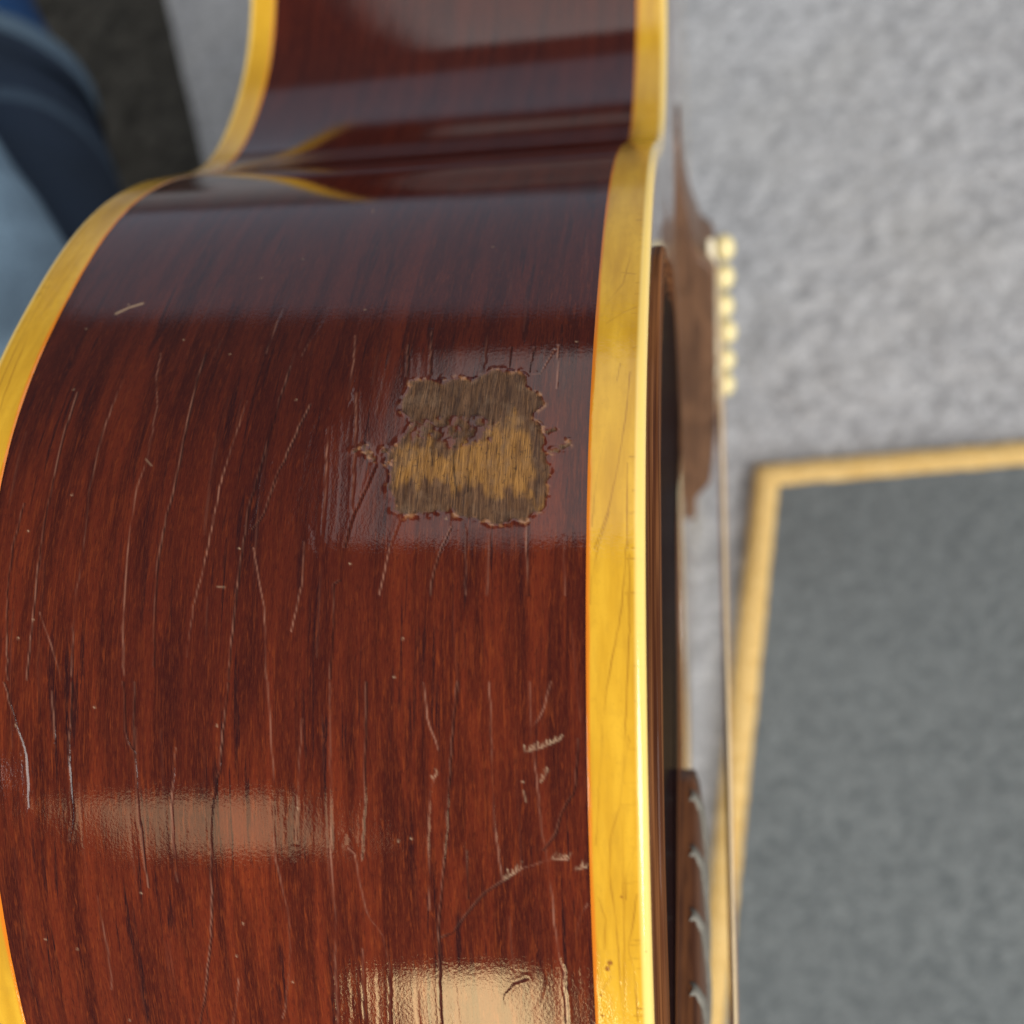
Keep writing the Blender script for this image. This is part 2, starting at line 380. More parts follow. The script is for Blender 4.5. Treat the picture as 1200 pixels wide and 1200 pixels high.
def mat_binding():
    t = NT("aged_binding"); g = t.attr('grain').outputs['Vector']
    a = t.noise(g, (.35, .05, 1), 3, .6); b = t.noise(g, (.9, .5, 1), 3, .6); c = t.noise(g, (3.5, 3.0, 1), 2, .5)
    col = t.mix(t.ramp(a, .3, .7), (.55, .295, .019), (.66, .38, .030))
    col = t.mix(t.math('MULTIPLY', t.ramp(b, .45, .75), .5), col, (.52, .285, .022))
    col = t.mix(t.math('MULTIPLY', t.ramp(c, .62, .74), .28), col, (.40, .21, .02))
    big = t.noise(g, (.16, .028, 1), 4, .65)
    col = t.mix(t.math('MULTIPLY', t.ramp(big, .46, .70), .55), col, (.40, .205, .018))
    col = t.mix(t.math('MULTIPLY', t.attr('crack').outputs['Fac'], .70), col, (.24, .10, .010))
    col = t.mix(t.attr('edge').outputs['Fac'], col, (.62, .17, .012))
    col = t.mix(t.attr('lip').outputs['Fac'], col, (.90, .66, .20))  # bright highlight of the rounded edge painted into the colour
    col = t.mix(t.attr('fleck').outputs['Fac'], col, (.22, .07, .012))
    t.l(col, t.b.inputs['Base Color'])
    t.set(Roughness=.45, Specular_IOR_Level=.0, Coat_Weight=1.0, Coat_IOR=1.5)
    r = t.math('ADD', t.math('MULTIPLY', t.ramp(b, .4, .7), .10), .05); t.l(r, t.b.inputs['Coat Roughness'])
    h = t.math('ADD', b, t.math('MULTIPLY', c, .5)); t.bump(h, .10, .0004, 'Coat Normal')
    return t.m

def mat_wood(name, dark, light, rough, coat=0.0, scale=(40, 900, 900), coat_rough=.06):
    t = NT(name); tc = t.n('ShaderNodeTexCoord').outputs['Object']
    a = t.noise(tc, scale, 3, .6, .3); b = t.noise(tc, tuple(s * 3 for s in scale), 2, .5)
    col = t.mix(t.ramp(a, .3, .7), dark, light)
    col = t.mix(t.math('MULTIPLY', t.ramp(b, .55, .7), .5), col, tuple(c * .4 for c in dark))
    t.l(col, t.b.inputs['Base Color']); t.set(Roughness=rough, Coat_Weight=coat, Coat_Roughness=coat_rough, Specular_IOR_Level=.35)
    t.bump(a, .12, .0003); return t.m
def mat_plain(name, col, rough=.5, metal=0.0, var=.12, scale=400, coat=0.0, spec=.5):
    t = NT(name); tc = t.n('ShaderNodeTexCoord').outputs['Object']
    a = t.noise(tc, (scale,) * 3, 3, .6)
    c = t.mix(t.ramp(a, .3, .7), tuple(v * (1 - var) for v in col), tuple(min(1, v * (1 + var)) for v in col))
    t.l(c, t.b.inputs['Base Color']); t.set(Roughness=rough, Metallic=metal, Coat_Weight=coat, Specular_IOR_Level=spec)
    t.bump(a, .06, .0003); return t.m

def mat_soundboard():
    t = NT("sunburst_soundboard"); g = t.attr('grain').outputs['Vector']; e = t.attr('rimdist').outputs['Fac']
    gr = t.noise(g, (1.0, .02, .0), 2, .5)
    nz = t.noise(g, (.06, .06, 1), 3, .6)
    f = t.ramp(t.math('ADD', e, t.math('MULTIPLY', nz, 14.0)), 14, 62)
    col = t.mix(f, (.060, .022, .011), (.17, .072, .024))
    col = t.mix(t.math('MULTIPLY', t.ramp(gr, .45, .65), .35), col, (.05, .018, .008))
    t.l(col, t.b.inputs['Base Color']); t.set(Roughness=.4, Coat_Weight=1.0, Coat_Roughness=.06, Specular_IOR_Level=.2)
    t.bump(nz, .05, .002, 'Coat Normal'); return t.m
def mat_pickguard():
    t = NT("tortoise_celluloid"); g = t.attr('grain').outputs['Vector']; e = t.attr('rimdist').outputs['Fac']
    nz = t.noise(g, (.10, .02, 1), 3, .6, .5)
    fine = t.noise(g, (1.4, .012, 1), 3, .6)
    f = t.ramp(t.math('ADD', e, t.math('MULTIPLY', nz, 5.0)), 7, 12)
    br = t.mix(t.ramp(fine, .36, .64), (.055, .018, .009), (.20, .080, .030))
    col = t.mix(f, br, (.008, .004, .005))
    t.l(col, t.b.inputs['Base Color']); t.set(Roughness=.30, Specular_IOR_Level=.0, Coat_Weight=.10, Coat_Roughness=.12)
    t.l(t.math('ADD', t.math('MULTIPLY', fine, .30), .10), t.b.inputs['Roughness'])
    t.bump(fine, .18, .0004); return t.m
def mat_carpet(name, c0, c1, warm, grain=1.0, rough=.95):
    t = NT(name); tc = t.n('ShaderNodeTexCoord').outputs['Object']
    a = t.noise(tc, (150 * grain,) * 3, 3, .65, .3); b = t.noise(tc, (45 * grain,) * 3, 3, .6); c = t.noise(tc, (7, 7, 7), 3, .6)
    d = t.noise(tc, (420 * grain,) * 3, 2, .6)
    col = t.mix(t.ramp(a, .36, .66), c0, c1)
    col = t.mix(t.math('MULTIPLY', t.ramp(b, .4, .65), .35), col, c1)
    col = t.mix(t.math('MULTIPLY', t.ramp(c, .42, .68), .35), col, warm)
    col = t.mix(t.math('MULTIPLY', t.ramp(d, .5, .7), .4), col, tuple(v * .55 for v in c0))
    t.l(col, t.b.inputs['Base Color']); t.set(Roughness=rough, Specular_IOR_Level=.1)
    t.bump(t.math('ADD', a, d), .35, .003); return t.m
def mat_denim(name, dark, light):
    t = NT(name); tc = t.n('ShaderNodeTexCoord').outputs['Object']
    w = t.noise(tc, (900, 900, 300), 2, .7); f = t.noise(tc, (9, 9, 9), 4, .6); lit_fade = t.attr('lit_fade').outputs['Fac']
    col = t.mix(t.ramp(f, .3, .7), dark, tuple(v * 1.7 for v in dark))
    col = t.mix(lit_fade, col, light)
    col = t.mix(t.math('MULTIPLY', t.ramp(w, .4, .7), .35), col, tuple(min(1, v * 1.5 + .01) for v in dark))
    t.l(col, t.b.inputs['Base Color']); t.set(Roughness=.9, Specular_IOR_Level=.15)
    t.bump(t.math('ADD', w, t.math('MULTIPLY', t.noise(tc, (26, 26, 26), 4, .6, .8), 3.0)), .5, .008); return t.m

M_SIDE = mat_side(); M_BIND = mat_binding(); M_TOP = mat_soundboard(); M_GUARD = mat_pickguard()
M_BACK = mat_wood("back_mahogany", (.05, .012, .006), (.13, .03, .011), .4, 1.0, (700, 30, 700))
M_ROSE = mat_wood("bridge_rosewood", (.085, .040, .020), (.18, .090, .044), .5, 0.3, (500, 500, 60), .30)
M_BOARD = mat_wood("fretboard_rosewood", (.055, .017, .006), (.14, .05, .016), .42, 0.2, (600, 40, 600))
M_NECK = mat_wood("neck_mahogany", (.05, .012, .006), (.12, .028, .011), .4, .9, (700, 30, 700))
M_PIN = mat_plain("cream_pin", (.82, .70, .35), .35, 0, .06, 300, .4)
M_BONE = mat_plain("aged_bone", (.80, .72, .52), .4, 0, .1, 300, .2)
M_STEEL = mat_plain("plain_steel", (.92, .72, .44), .42, .10, .05, 300)
M_BRONZE = mat_plain("bronze_wound", (.62, .32, .16), .45, .5, .1, 900)
M_FRET = mat_plain("nickel_fret", (.22, .21, .18), .7, .6, .08, 300)
M_DARK = mat_plain("unlit_lining", (.05, .03, .02), .9)
M_ROSETTE = mat_plain("rosette_ring", (.75, .66, .42), .35, 0, .1, 300, .6)
M_FLOOR = mat_carpet("grey_carpet", (.33, .335, .35), (.54, .55, .57), (.45, .445, .43), 1.0)
M_MAT = mat_carpet("charcoal_pile", (.125, .141, .147), (.185, .204, .209), (.155, .17, .176), 1.0)
M_SHADE = mat_carpet("carpet_shade", (.026, .025, .022), (.075, .071, .062), (.05, .046, .038), .6)  # near-black carpet colour that paints the shadow by the legs
M_TRIM = mat_carpet("gold_trim", (.70, .45, .15), (.84, .60, .26), (.77, .53, .20), 1.6)
M_DENIM = mat_denim("indigo_denim", (.0085, .0145, .030), (.30, .45, .60))
M_SHIRT = mat_denim("blue_cotton", (.014, .052, .15), (.03, .09, .22))
M_SHOE = mat_plain("dark_shoe", (.03, .03, .035), .6)

# ------------------------------------------------------------------ floor
def carpet(name, x0, x1, y0, y1, step, amp, mat):
    nx = int((x1 - x0) / step) + 1; ny = int((y1 - y0) / step) + 1
    X, Y = np.meshgrid(np.linspace(x0, x1, nx), np.linspace(y0, y1, ny), indexing='ij')
    Zv = amp * fbm(X * 160, Y * 160, 31, 2) + amp * .6 * vnoise(X * 40, Y * 40, 5) - amp
    edge = np.minimum(np.minimum(X - x0, x1 - X), np.minimum(Y - y0, y1 - Y)); Zv *= smoothstep(0, .02, edge)
    return grid_obj(name, np.stack([X, Y, Zv], -1), mat, None)
far = mesh_from("floor", [(-8, -8, -.012), (8, -8, -.012), (8, 8, -.012), (-8, 8, -.012)], [(0, 1, 2, 3)], M_FLOOR, None, False); far["kind"] = "structure"
near = carpet("carpet", -1.6, .8, -.45, 1.9, .004, .0022, M_FLOOR); near["kind"] = "structure"
# ------------------------------------------------------------------ the guitar
guitar = bpy.data.objects.new("acoustic_guitar", None); C.objects.link(guitar)
_w = RM @ (BASE - ORG) * MM
guitar.matrix_world = Matrix.Translation(Vector(_w)) @ Matrix([list(map(float, r)) for r in RM]).to_4x4()
guitar["label"] = "worn dark mahogany acoustic guitar with yellow binding, lying on its edge on the carpet"
guitar["category"] = "guitar"

# rows along the outline: fine where the lens is close, coarse round the far side
S_ROWS = np.concatenate([np.arange(0, 66, 2.2), np.arange(66, 190, .22), np.arange(190, 235, .36), np.arange(235, 350, .62),
                         np.arange(350, LEN - 3, 4.2)])
P_R, N_R = rim(S_ROWS)
W_R = depth(P_R[:, 0])

def body_pos(x, p, nrm, off):
    return np.stack([x, p[..., 0] + nrm[..., 0] * off, p[..., 1] + nrm[..., 1] * off], -1)

def build_side():
    nc = 378; t = np.linspace(0, 1, nc)
    x0 = -(W_R - BIND); x1 = np.full_like(W_R, -BIND)
    X = x0[:, None] + (x1 - x0)[:, None] * t[None]; S = np.repeat(S_ROWS[:, None], nc, 1)
    h = .065 * fbm(X / 22, S / 60, 41, 2) + .016 * fbm(X / 5, S / 14, 42, 2)
    i0 = np.searchsorted(S_ROWS, 62); i1 = np.searchsorted(S_ROWS, 300); sl = slice(i0, i1)
    x = X[sl]; s = S[sl]
    dist = np.full(x.shape, 9.0); side = np.zeros(x.shape); ddk = np.full(x.shape, 9.0); d0 = np.zeros(x.shape)
    for k, P in enumerate(CRACKS):
        W_ = wobble(P, .05, 100 + k)
        line_dist(x, s, W_, 4.0, dist, side)
        if k % 5 in (1, 3): line_dist(x, s, W_ + [.14, 0], 1.0, ddk, d0)
    # the traced checks, plus many faint shorter ones that follow the grain
    faint = np.full(x.shape, 9.0); fs = np.zeros(x.shape)
    for k in range(70):
        a = np.array([rng.uniform(-95, -8), rng.uniform(64, 205)]); ln = rng.uniform(4, 22); sl_ = rng.normal(0.0, .05)
        n = max(3, int(ln / 3)); q = np.linspace(0, 1, n)
        P = np.stack([a[0] + sl_ * ln * q + np.cumsum(rng.normal(0, .10, n)), a[1] + ln * q], -1)
        line_dist(x, s, P, 1.0, faint, fs)
    wv = .085 + .05 * np.clip(fbm(x / 3, s / 9, 8, 2) + .2, 0, 1)
    ck = np.exp(-(dist / wv) ** 2); fk = np.exp(-(faint / .12) ** 2)
    hs = h[sl]
    hs += -.020 * ck + .010 * np.exp(-((dist - .34) / .22) ** 2) - .010 * fk
    hs += .012 * side * np.exp(-dist / 2.2) * (1 - ck)
    # worn-through patch
    P = np.array(PATCH); jx = .9 * fbm(x * .6, s * .6, 51, 5); js = 1.0 * fbm(x * .6 + 40, s * .6, 52, 5)
    sd = np.full(x.shape, 9.0)
    r0 = np.searchsorted(s[:, 0], P[:, 1].min() - 8); r1 = np.searchsorted(s[:, 0], P[:, 1].max() + 8)
    sd[r0:r1] = poly_sdf(x[r0:r1] + jx[r0:r1], s[r0:r1] + js[r0:r1], P)
    for D_ in DABS[:5]:
        dd = np.full(x.shape, 9.0); ss = np.zeros(x.shape); line_dist(x, s, wobble(D_, .12, 7, .5), 2.0, dd, ss)
        sd = np.minimum(sd, dd - .22 + .5 * fbm(x * 2.3, s * 2.3, 53, 2))
    bare = smoothstep(.10, -.12, sd)
    gd = np.full(x.shape, 9.0); gd[r0:r1] = poly_sdf(x[r0:r1] + jx[r0:r1] * 1.2, s[r0:r1] + 1.6 * js[r0:r1] + 1.8 * fbm(x[r0:r1] * 1.6, s[r0:r1] * .10, 54, 2), np.array(GOLD))
    gold = smoothstep(.9, -.9, gd + 1.5 * fbm(x * 1.1, s * .22, 55, 3)) * bare
    md = np.full(x.shape, 9.0); md[r0:r1] = poly_sdf(x[r0:r1] + jx[r0:r1], s[r0:r1] + js[r0:r1], np.array(MIDB))
    ragged = fbm(x * 1.1, s * 1.1, 56, 4)
    lip = np.exp(-((sd - .12) / (.30 + .25 * np.clip(ragged, 0, 1))) ** 2)
    midr = smoothstep(.4, -.4, md)
    hs += -.10 * bare + lip * (.04 + .23 * ragged) + midr * (.30 * ragged + .05)
    hs += bare * (.05 * fbm(x * 2.2, s * .25, 57, 3) + .05 * fbm(x * .8, s * .7, 60, 3))
    bare = np.clip(bare - midr * smoothstep(-.05, .18, ragged) * .9, 0, 1)
    flake = np.clip(lip * smoothstep(.08, .36, fbm(x * 1.3, s * 1.3, 58, 4)) * .85, 0, 1)
    h[sl] = hs
    flk = np.zeros(X.shape)
    for q in SCRATCH:
        dd = np.full(x.shape, 9.0); ss = np.zeros(x.shape); line_dist(x, s, np.array(q), 1.5, dd, ss); flk[sl] = np.maximum(flk[sl], np.exp(-(dd / .20) ** 2))
    # feathered nicks: short pale strokes side by side along a stroke
    for D_ in DABS[5:]:
        Wd = wobble(D_, .05, 11, .35); T_ = Wd[-1] - Wd[0]; T_ = T_ / (np.linalg.norm(T_) + 1e-9)
        dd = np.full(x.shape, 9.0); ss = np.zeros(x.shape); line_dist(x, s, Wd, 1.5, dd, ss)
        for q in Wd:
            ln = rng.uniform(.35, 1.0); an = rng.normal(.9, .25); v = np.array([T_[0] * math.cos(an) - T_[1] * math.sin(an), T_[0] * math.sin(an) + T_[1] * math.cos(an)])
            line_dist(x, s, np.array([q, q + v * ln]), 1.5, dd, ss)
        f_ = np.exp(-(dd / .10) ** 2) * np.clip(.55 + fbm(x * 1.5, s * 1.5, 81, 2), .1, 1); flk[sl] = np.maximum(flk[sl], .62 * f_); h[sl] += -.05 * f_
    # tiny hairline scuffs and dust specks
    dd = np.full(x.shape, 9.0); ss = np.zeros(x.shape)
    for k in range(10):
        a = np.array([rng.uniform(-95, -8), rng.uniform(64, 210)]); an = rng.uniform(0, math.pi); ln = rng.uniform(.4, 2.2)
        line_dist(x, s, np.array([a, a + ln * np.array([math.cos(an), math.sin(an)])]), .6, dd, ss)
    fk2 = .30 * np.exp(-(dd / .11) ** 2)
    dd = np.full(x.shape, 9.0)
    for k in range(40):
        a = np.array([rng.uniform(-95, -8), rng.uniform(64, 200)]); line_dist(x, s, np.array([a, a + .05]), .6, dd, ss)
    fk2 = np.maximum(fk2, .7 * np.exp(-(dd / .11) ** 2)); flk[sl] = np.maximum(flk[sl], fk2)
    full = lambda a: (lambda z: (z.__setitem__(sl, a), z)[1])(np.zeros(X.shape))
    crk = np.clip(ck * (.42 + 1.2 * np.clip(fbm(x / 4, s / 10, 9, 3) + .25, 0, 1)) + .25 * fk * np.clip(fbm(x / 3, s / 12, 10, 2) + .4, 0, 1), 0, 1)
    edge = np.maximum(smoothstep(.5, .0, -BIND - X), smoothstep(.4, 0, X - x0[:, None])) * .7
    # small chip where the lacquer meets the back binding
    G = body_pos(X, P_R[:, None, :], N_R[:, None, :], h)
    o = grid_obj("side", gm(G), M_SIDE, guitar, wrap_r=True, flip=True)
    attr(o, 'grain', np.stack([X + .045 * (S - 150) * 0, S, np.zeros_like(X)], -1), 'FLOAT_VECTOR')
    for nm, v in (('crack', full(crk)), ('dark', full(np.exp(-(ddk / .12) ** 2))), ('haze', full(smoothstep(6, 0, sd + 3 * fbm(x * .3, s * .3, 59, 3)) * (1 - bare))), ('bare', full(bare)), ('gold', full(gold)), ('flake', full(flake)), ('fleck', flk), ('edge', edge)):
        attr(o, nm, v)
    return o
build_side()

def build_binding(name, front):
    # cross-section from the lacquer line across the face, round the corner and a short way on to the plate
    n_face = 34; face = np.linspace(0, BIND - 1.3, n_face)
    arc = [(BIND - 1.3 + 1.3 * math.sin(a), 1.3 * math.cos(a) - 1.3) for a in np.linspace(.16, math.pi / 2, 9)]
    prof = [(a, .16 - .12 * math.exp(-(a / .25))) for a in face] + [(a, .16 + b) for a, b in arc] + [(BIND, -1.9), (BIND, -2.6), (BIND - .5, -2.7)]
    prof = np.array(prof); nc = len(prof)
    a = prof[:, 0][None].repeat(len(S_ROWS), 0); off = prof[:, 1][None].repeat(len(S_ROWS), 0); S = S_ROWS[:, None].repeat(nc, 1)
    X = -BIND + a if front else -(W_R[:, None] - BIND) - a
    crack = np.zeros(X.shape); fle = np.zeros(X.shape)
    i0 = np.searchsorted(S_ROWS, 62); i1 = np.searchsorted(S_ROWS, 300); sl = slice(i0, i1)
    x = (X if front else a - 100)[sl]; s = S[sl]
    dist = np.full(x.shape, 9.0); sd = np.zeros(x.shape)
    if front:
        for k, P in enumerate(BCRACKS): line_dist(x, s, wobble(P, .03, 300 + k, .8), 1.0, dist, sd)
    for k in range(60 if front else 30):      # short crazing running in from the edge
        s0 = rng.uniform(66, 200); x0 = (-.2 if front else -93.3); ln = rng.uniform(.5, 2.2)
        line_dist(x, s, np.array([(x0, s0), (x0 - ln, s0 + rng.normal(0, .2))]), 1.0, dist, sd)
    if not front:
        for k in range(10):
            s0 = rng.uniform(66, 190); x0 = rng.uniform(-99, -94)
            line_dist(x, s, wobble([(x0, s0), (x0 + rng.normal(0, .6), s0 + rng.uniform(8, 25))], .05, k, 2), 1.0, dist, sd)
    wv = .115 if front else .12
    crack[sl] = np.exp(-(dist / wv) ** 2) * np.clip(.55 + fbm(x / 2, s / 6, 61, 2), .15, 1)
    if front:
        for k, (bx, bs) in enumerate(BSPOTS):
            r = [.45, .4, .2, .22, .16, .25][k % 6]
            fle[sl] = np.maximum(fle[sl], .9 * smoothstep(r, r * .6, np.hypot(x - bx, s - bs) + .12 * fbm(x * 3, s * 3, 3)))
    off = off + .035 * fbm(S / 9, X / 4, 71, 2) - .02 * crack
    off[:, :2] += .05 * fbm(S[:, :2] / 3, S[:, :2] * 0, 72, 2)
    G = body_pos(X, P_R[:, None, :], N_R[:, None, :], off)
    o = grid_obj(name, gm(G), M_BIND, guitar, wrap_r=True, flip=front)
    attr(o, 'grain', np.stack([X, S, np.zeros_like(X)], -1), 'FLOAT_VECTOR')
    attr(o, 'crack', crack); attr(o, 'fleck', fle)
    attr(o, 'edge', smoothstep(.62, .18, a + .25 * fbm(S / 8, S * 0 + .3, 73, 2)) * .95)
    attr(o, 'lip', smoothstep(BIND - 1.5, BIND - .9, a) * .85)  # mask of the painted edge highlight
    return o
build_binding("front_binding", True); build_binding("back_binding", False)

# plates: rings from the outline in to the sound hole (front) or to the middle (back)
HOLE = np.array([-140.0, 0.0]); HR = 50.0
S_PL = np.concatenate([np.arange(0, 350, 1.5), np.arange(350, LEN - 2, 4.0)])
P_P, N_P = rim(S_PL)
def plate(name, mat, front):
    ang = np.arctan2(P_P[:, 1] - HOLE[1], P_P[:, 0] - HOLE[0])
    inner = HOLE + (HR if front else .5) * np.stack([np.cos(ang), np.sin(ang)], -1)
    edge = P_P - N_P * 2.4
    k = np.concatenate([np.linspace(0, .12, 7), np.linspace(.18, 1, 12)])
    R_ = edge[:, None] * (1 - k[None, :, None]) + inner[:, None] * k[None, :, None]
    if front: X = -.05 + .90 * np.sin(k * math.pi)[None] + 0 * R_[..., 0]
    else: X = -depth(R_[..., 0]) + .05 - 3 * np.sin(k * math.pi * .9)[None]
    G = np.concatenate([X[..., None], R_], -1)
    if front:      # the edge of the hole shows the plate's thickness
        low = G[:, -1:, :].copy(); low[..., 0] -= 3.0; G = np.concatenate([G, low], 1)
    o = grid_obj(name, gm(G), mat, guitar, wrap_r=True, flip=not front)
    d = np.linalg.norm(G[..., 1:] - P_P[:, None], axis=-1)
    attr(o, 'grain', np.stack([G[..., 2], G[..., 1], 0 * d], -1), 'FLOAT_VECTOR'); attr(o, 'rimdist', d)
    return o
plate("soundboard", M_TOP, True); plate("back", M_BACK, False)
def ring(name, r0, r1, x0, x1, mat, n=96):
    a = np.linspace(0, 2 * math.pi, n, endpoint=False)
    prof = [(r0, x0), (r0, x1), (r1, x1), (r1, x0)]
    G = np.array([[(x, HOLE[0] + r * math.cos(t), r * math.sin(t)) for r, x in prof] for t in a])
    return grid_obj(name, gm(G), mat, guitar, wrap_r=True, smooth=False)
ring("rosette", 52.5, 54.2, .0, .22, M_ROSETTE); ring("rosette", 56.0, 57.0, .0, .22, M_ROSETTE)

def slab(name, poly, x0, x1, mat, bevel=.4, n_b=4, parent=guitar, attrs=True):
    """a flat plate with a rounded upper rim from an outline in (y, z)"""
    P = np.asarray(poly, float)
    # resample
    Q = np.vstack([P, P[:1]]); L = np.concatenate([[0], np.cumsum(np.linalg.norm(np.diff(Q, axis=0), axis=1))])
    n = max(40, int(L[-1] / 1.5)); tt = np.linspace(0, L[-1], n, endpoint=False)
    P = np.stack([np.interp(tt, L, Q[:, 0]), np.interp(tt, L, Q[:, 1])], -1)
    area_ = np.sum(P[:, 0] * np.roll(P[:, 1], -1) - np.roll(P[:, 0], -1) * P[:, 1])
    if area_ < 0: P = P[::-1].copy()
    T = np.roll(P, -1, 0) - np.roll(P, 1, 0); T /= np.linalg.norm(T, axis=1)[:, None]; N = np.stack([-T[:, 1], T[:, 0]], -1)   # inward
    rings = [(0.0, x0)] + [(bevel * (1 - math.cos(a)), x1 - bevel + bevel * math.sin(a)) for a in np.linspace(0, math.pi / 2, n_b + 1)]
    rings += [(bevel + d, x1) for d in (3, 7, 12)]
    V = []; D = []
    c = P.mean(0)
    for ins, x in rings:
        q = P + N * ins
        V += [(x, a, b) for a, b in q]; D += [ins] * n
    V.append((x1, *c)); D.append(40)
    F = [tuple(f) for f in grid_faces(len(rings), n, False, True, True)]
    k = (len(rings) - 1) * n
    F += [(k + i, k + (i + 1) % n, len(V) - 1) for i in range(n)]
    o = mesh_from(name, gm(V), F, mat, parent)
    V = np.array(V)
    attr(o, 'grain', np.stack([np.array(D) * 1.0 - V[:, 0], np.concatenate([np.tile(tt, len(rings)), [0]]), 0 * V[:, 0]], -1), 'FLOAT_VECTOR')
    attr(o, 'rimdist', D); return o
# pickguard on the treble side, between the rim, the sound hole and the fretboard
arc_ = [(HOLE[0] + 51 * math.cos(a), 51 * math.sin(a)) for a in np.radians(np.linspace(42, 132, 14))]
guard_poly = [(-272, 31), (-268, 44), (-262, 58), (-255.5, 70), (-249, 81), (-243, 88.5), (-237, 95), (-230, 101), (-222, 107), (-214, 112.5), (-205, 118.5), (-194, 122), (-184, 124), (-174, 124.6),
              (-165, 123.6), (-157, 121), (-150, 117), (-144, 112), (-136, 107), (-124, 100), (-112, 91), (-102, 78), (-96, 62), (-97, 46)] + arc_ + \
             [(-176, 36), (-190, 30), (-200, 28.6), (-240, 29), (-271, 29)]
slab("pickguard", guard_poly, -.02, 1.35, M_GUARD, .55, 4)

# bridge: belly outline, thick middle, thin scooped wings
def build_bridge():
    zs = np.linspace(-76, 76, 153)
    def height(z):
        a = abs(z)
        if z > 30: return 1.3 + 5.9 * float(np.interp(z, [36, 44, 54, 62, 76], [.92, .52, .18, .02, 0])) + 4.0 * (1 - smoothstep(31, 36, z))
        return 11.3 - 1.2 * smoothstep(28, 44, a) - 1.2 * smoothstep(42, 56, a) - 5.6 * smoothstep(54, 65, a) - .5 * smoothstep(66, 76, a)
    def yr(z):
        a = abs(z); tip = math.sqrt(max(0, 1 - max(0, (a - 72) / 4.001) ** 2))
        return 8 - 15 * tip, 8 + (15 - 2 * smoothstep(20, 60, a) + 6 * math.exp(-(z / 26.0) ** 2)) * tip
    G = []
    for z in zs:
        h = height(z); y0, y1 = yr(z); b = min(1.6, h * .4)
        row = [(-.05, y0), (h - b, y0)]
        w = (y1 - y0)
        row += [(h - b + b * math.sin(a), y0 + min(b, w * .45) * (1 - math.cos(a))) for a in np.linspace(.4, math.pi / 2, 4)]
        row += [(h, y0 + w * .5)]
        row += [(h - b + b * math.sin(a), y1 - min(b, w * .45) * (1 - math.cos(a))) for a in np.linspace(math.pi / 2, .4, 4)]
        row += [(h - b, y1), (-.05, y1)]
        G.append([(x, y, z) for x, y in row])
    return grid_obj("bridge", gm(np.array(G)), M_ROSE, guitar, flip=False)
bridge = build_bridge()
# saddle
sg = []
for z in np.linspace(-38, 38, 39):
    t = 12.3 - .0009 * z * z; w = 1.4 * math.sqrt(max(.05, 1 - (abs(z) / 38.6) ** 8))
    sg.append([(9, -w, z), (t - .8, -w, z), (t - .2, -w * .6, z), (t, 0, z), (t - .2, w * .6, z), (t - .8, w, z), (9, w, z)])
grid_obj("saddle", gm(np.array(sg)), M_BONE, bridge)
# bridge pins: shank, collar and ball head, one mesh shared by six
def lathe(prof, n=20):
    a = np.linspace(0, 2 * math.pi, n, endpoint=False)
    return np.array([[(h, r * math.cos(t), r * math.sin(t)) for r, h in prof] for t in a])
prof = [(.01, -6), (2.0, -6), (2.4, 0), (2.7, .2), (2.7, .7), (2.3, .95)] + [(4.5 * math.sin(a), 3.7 - 3.7 * math.cos(a)) for a in np.linspace(.75, math.pi - .02, 12)]
PINX = [10.6, 10.5, 10.3, 11.3, 10.7, 10.6]
pin0 = None
for i in range(6):
    if pin0 is None:
        pin0 = grid_obj("bridge_pin", lathe(prof) * MM, M_PIN, bridge, wrap_r=True); p_ = pin0
    else:
        p_ = pin0.copy(); C.objects.link(p_); p_.parent = bridge
    p_.location = Vector(gm((PINX[i] - .2, 14 + [0, .4, -.2, .3, -.3, 0][i], 27 - 10.8 * i)))
    p_.rotation_euler = (0, 0, [.03, -.05, .02, .10, -.04, .06][i])

# fretboard with a gentle crown, twenty frets, neck, headstock
FR = [628.65 - (628.65 - 628.65 / 2 ** (k / 12)) for k in range(0, 21)]     # distance of each fret from the saddle
def bw(y): return np.interp(-y, [190, 628.65], [27.6, 21.6])
def btop(y, z): return 5.9 - (z * z) / 610.0 + .0006 * (-y - 192)
END = -191.5
def build_board():
    ys = np.linspace(END, -628.65, 120); G = []
    for k, y in enumerate(ys):
        w = bw(y) - (.8 if k == 0 else 0)
        zz = np.linspace(-w, w, 13); row = [(-.02, y, -w)] + [(btop(y, z) - (.5 if abs(z) == w else 0), y, z) for z in zz] + [(-.02, y, w)]
        G.append(row)
    first = [(-.02, END + .02, q[2]) for q in G[0]]; G.insert(0, first)
    return grid_obj("fretboard", gm(np.array(G)), M_BOARD, guitar, flip=False, smooth=False)
board = build_board()
for k in range(1, 21):
    y = -FR[k]; w = bw(y) + .15; G = []
    for z in np.linspace(-w, w, 15):
        b = btop(y, z) - (.9 if abs(z) == w else 0)
        G.append([(b - .6, y - 1.15, z)] + [(b + 0.85 * math.sin(a), y - 1.15 * math.cos(a), z) for a in np.linspace(.2, math.pi - .2, 7)] + [(b - .6, y + 1.15, z)])
    G = np.array(G); 
    G = np.concatenate([G[:1] * [1, 0, 0] * 0 + np.array([[(btop(y, w) - .9, y, -w)] * 9]), G, np.array([[(btop(y, w) - .9, y, w)] * 9])], 0)
    grid_obj("fret", gm(G), M_FRET, board, flip=True)
nut = []
for z in np.linspace(-21.8, 21.8, 9):
    nut.append([(.0, -628.7, z), (7.2, -628.7, z), (7.6, -631, z), (6.2, -634, z), (0, -634, z)])
grid_obj("nut", gm(np.array(nut)), M_BONE, board, smooth=False)
G = []
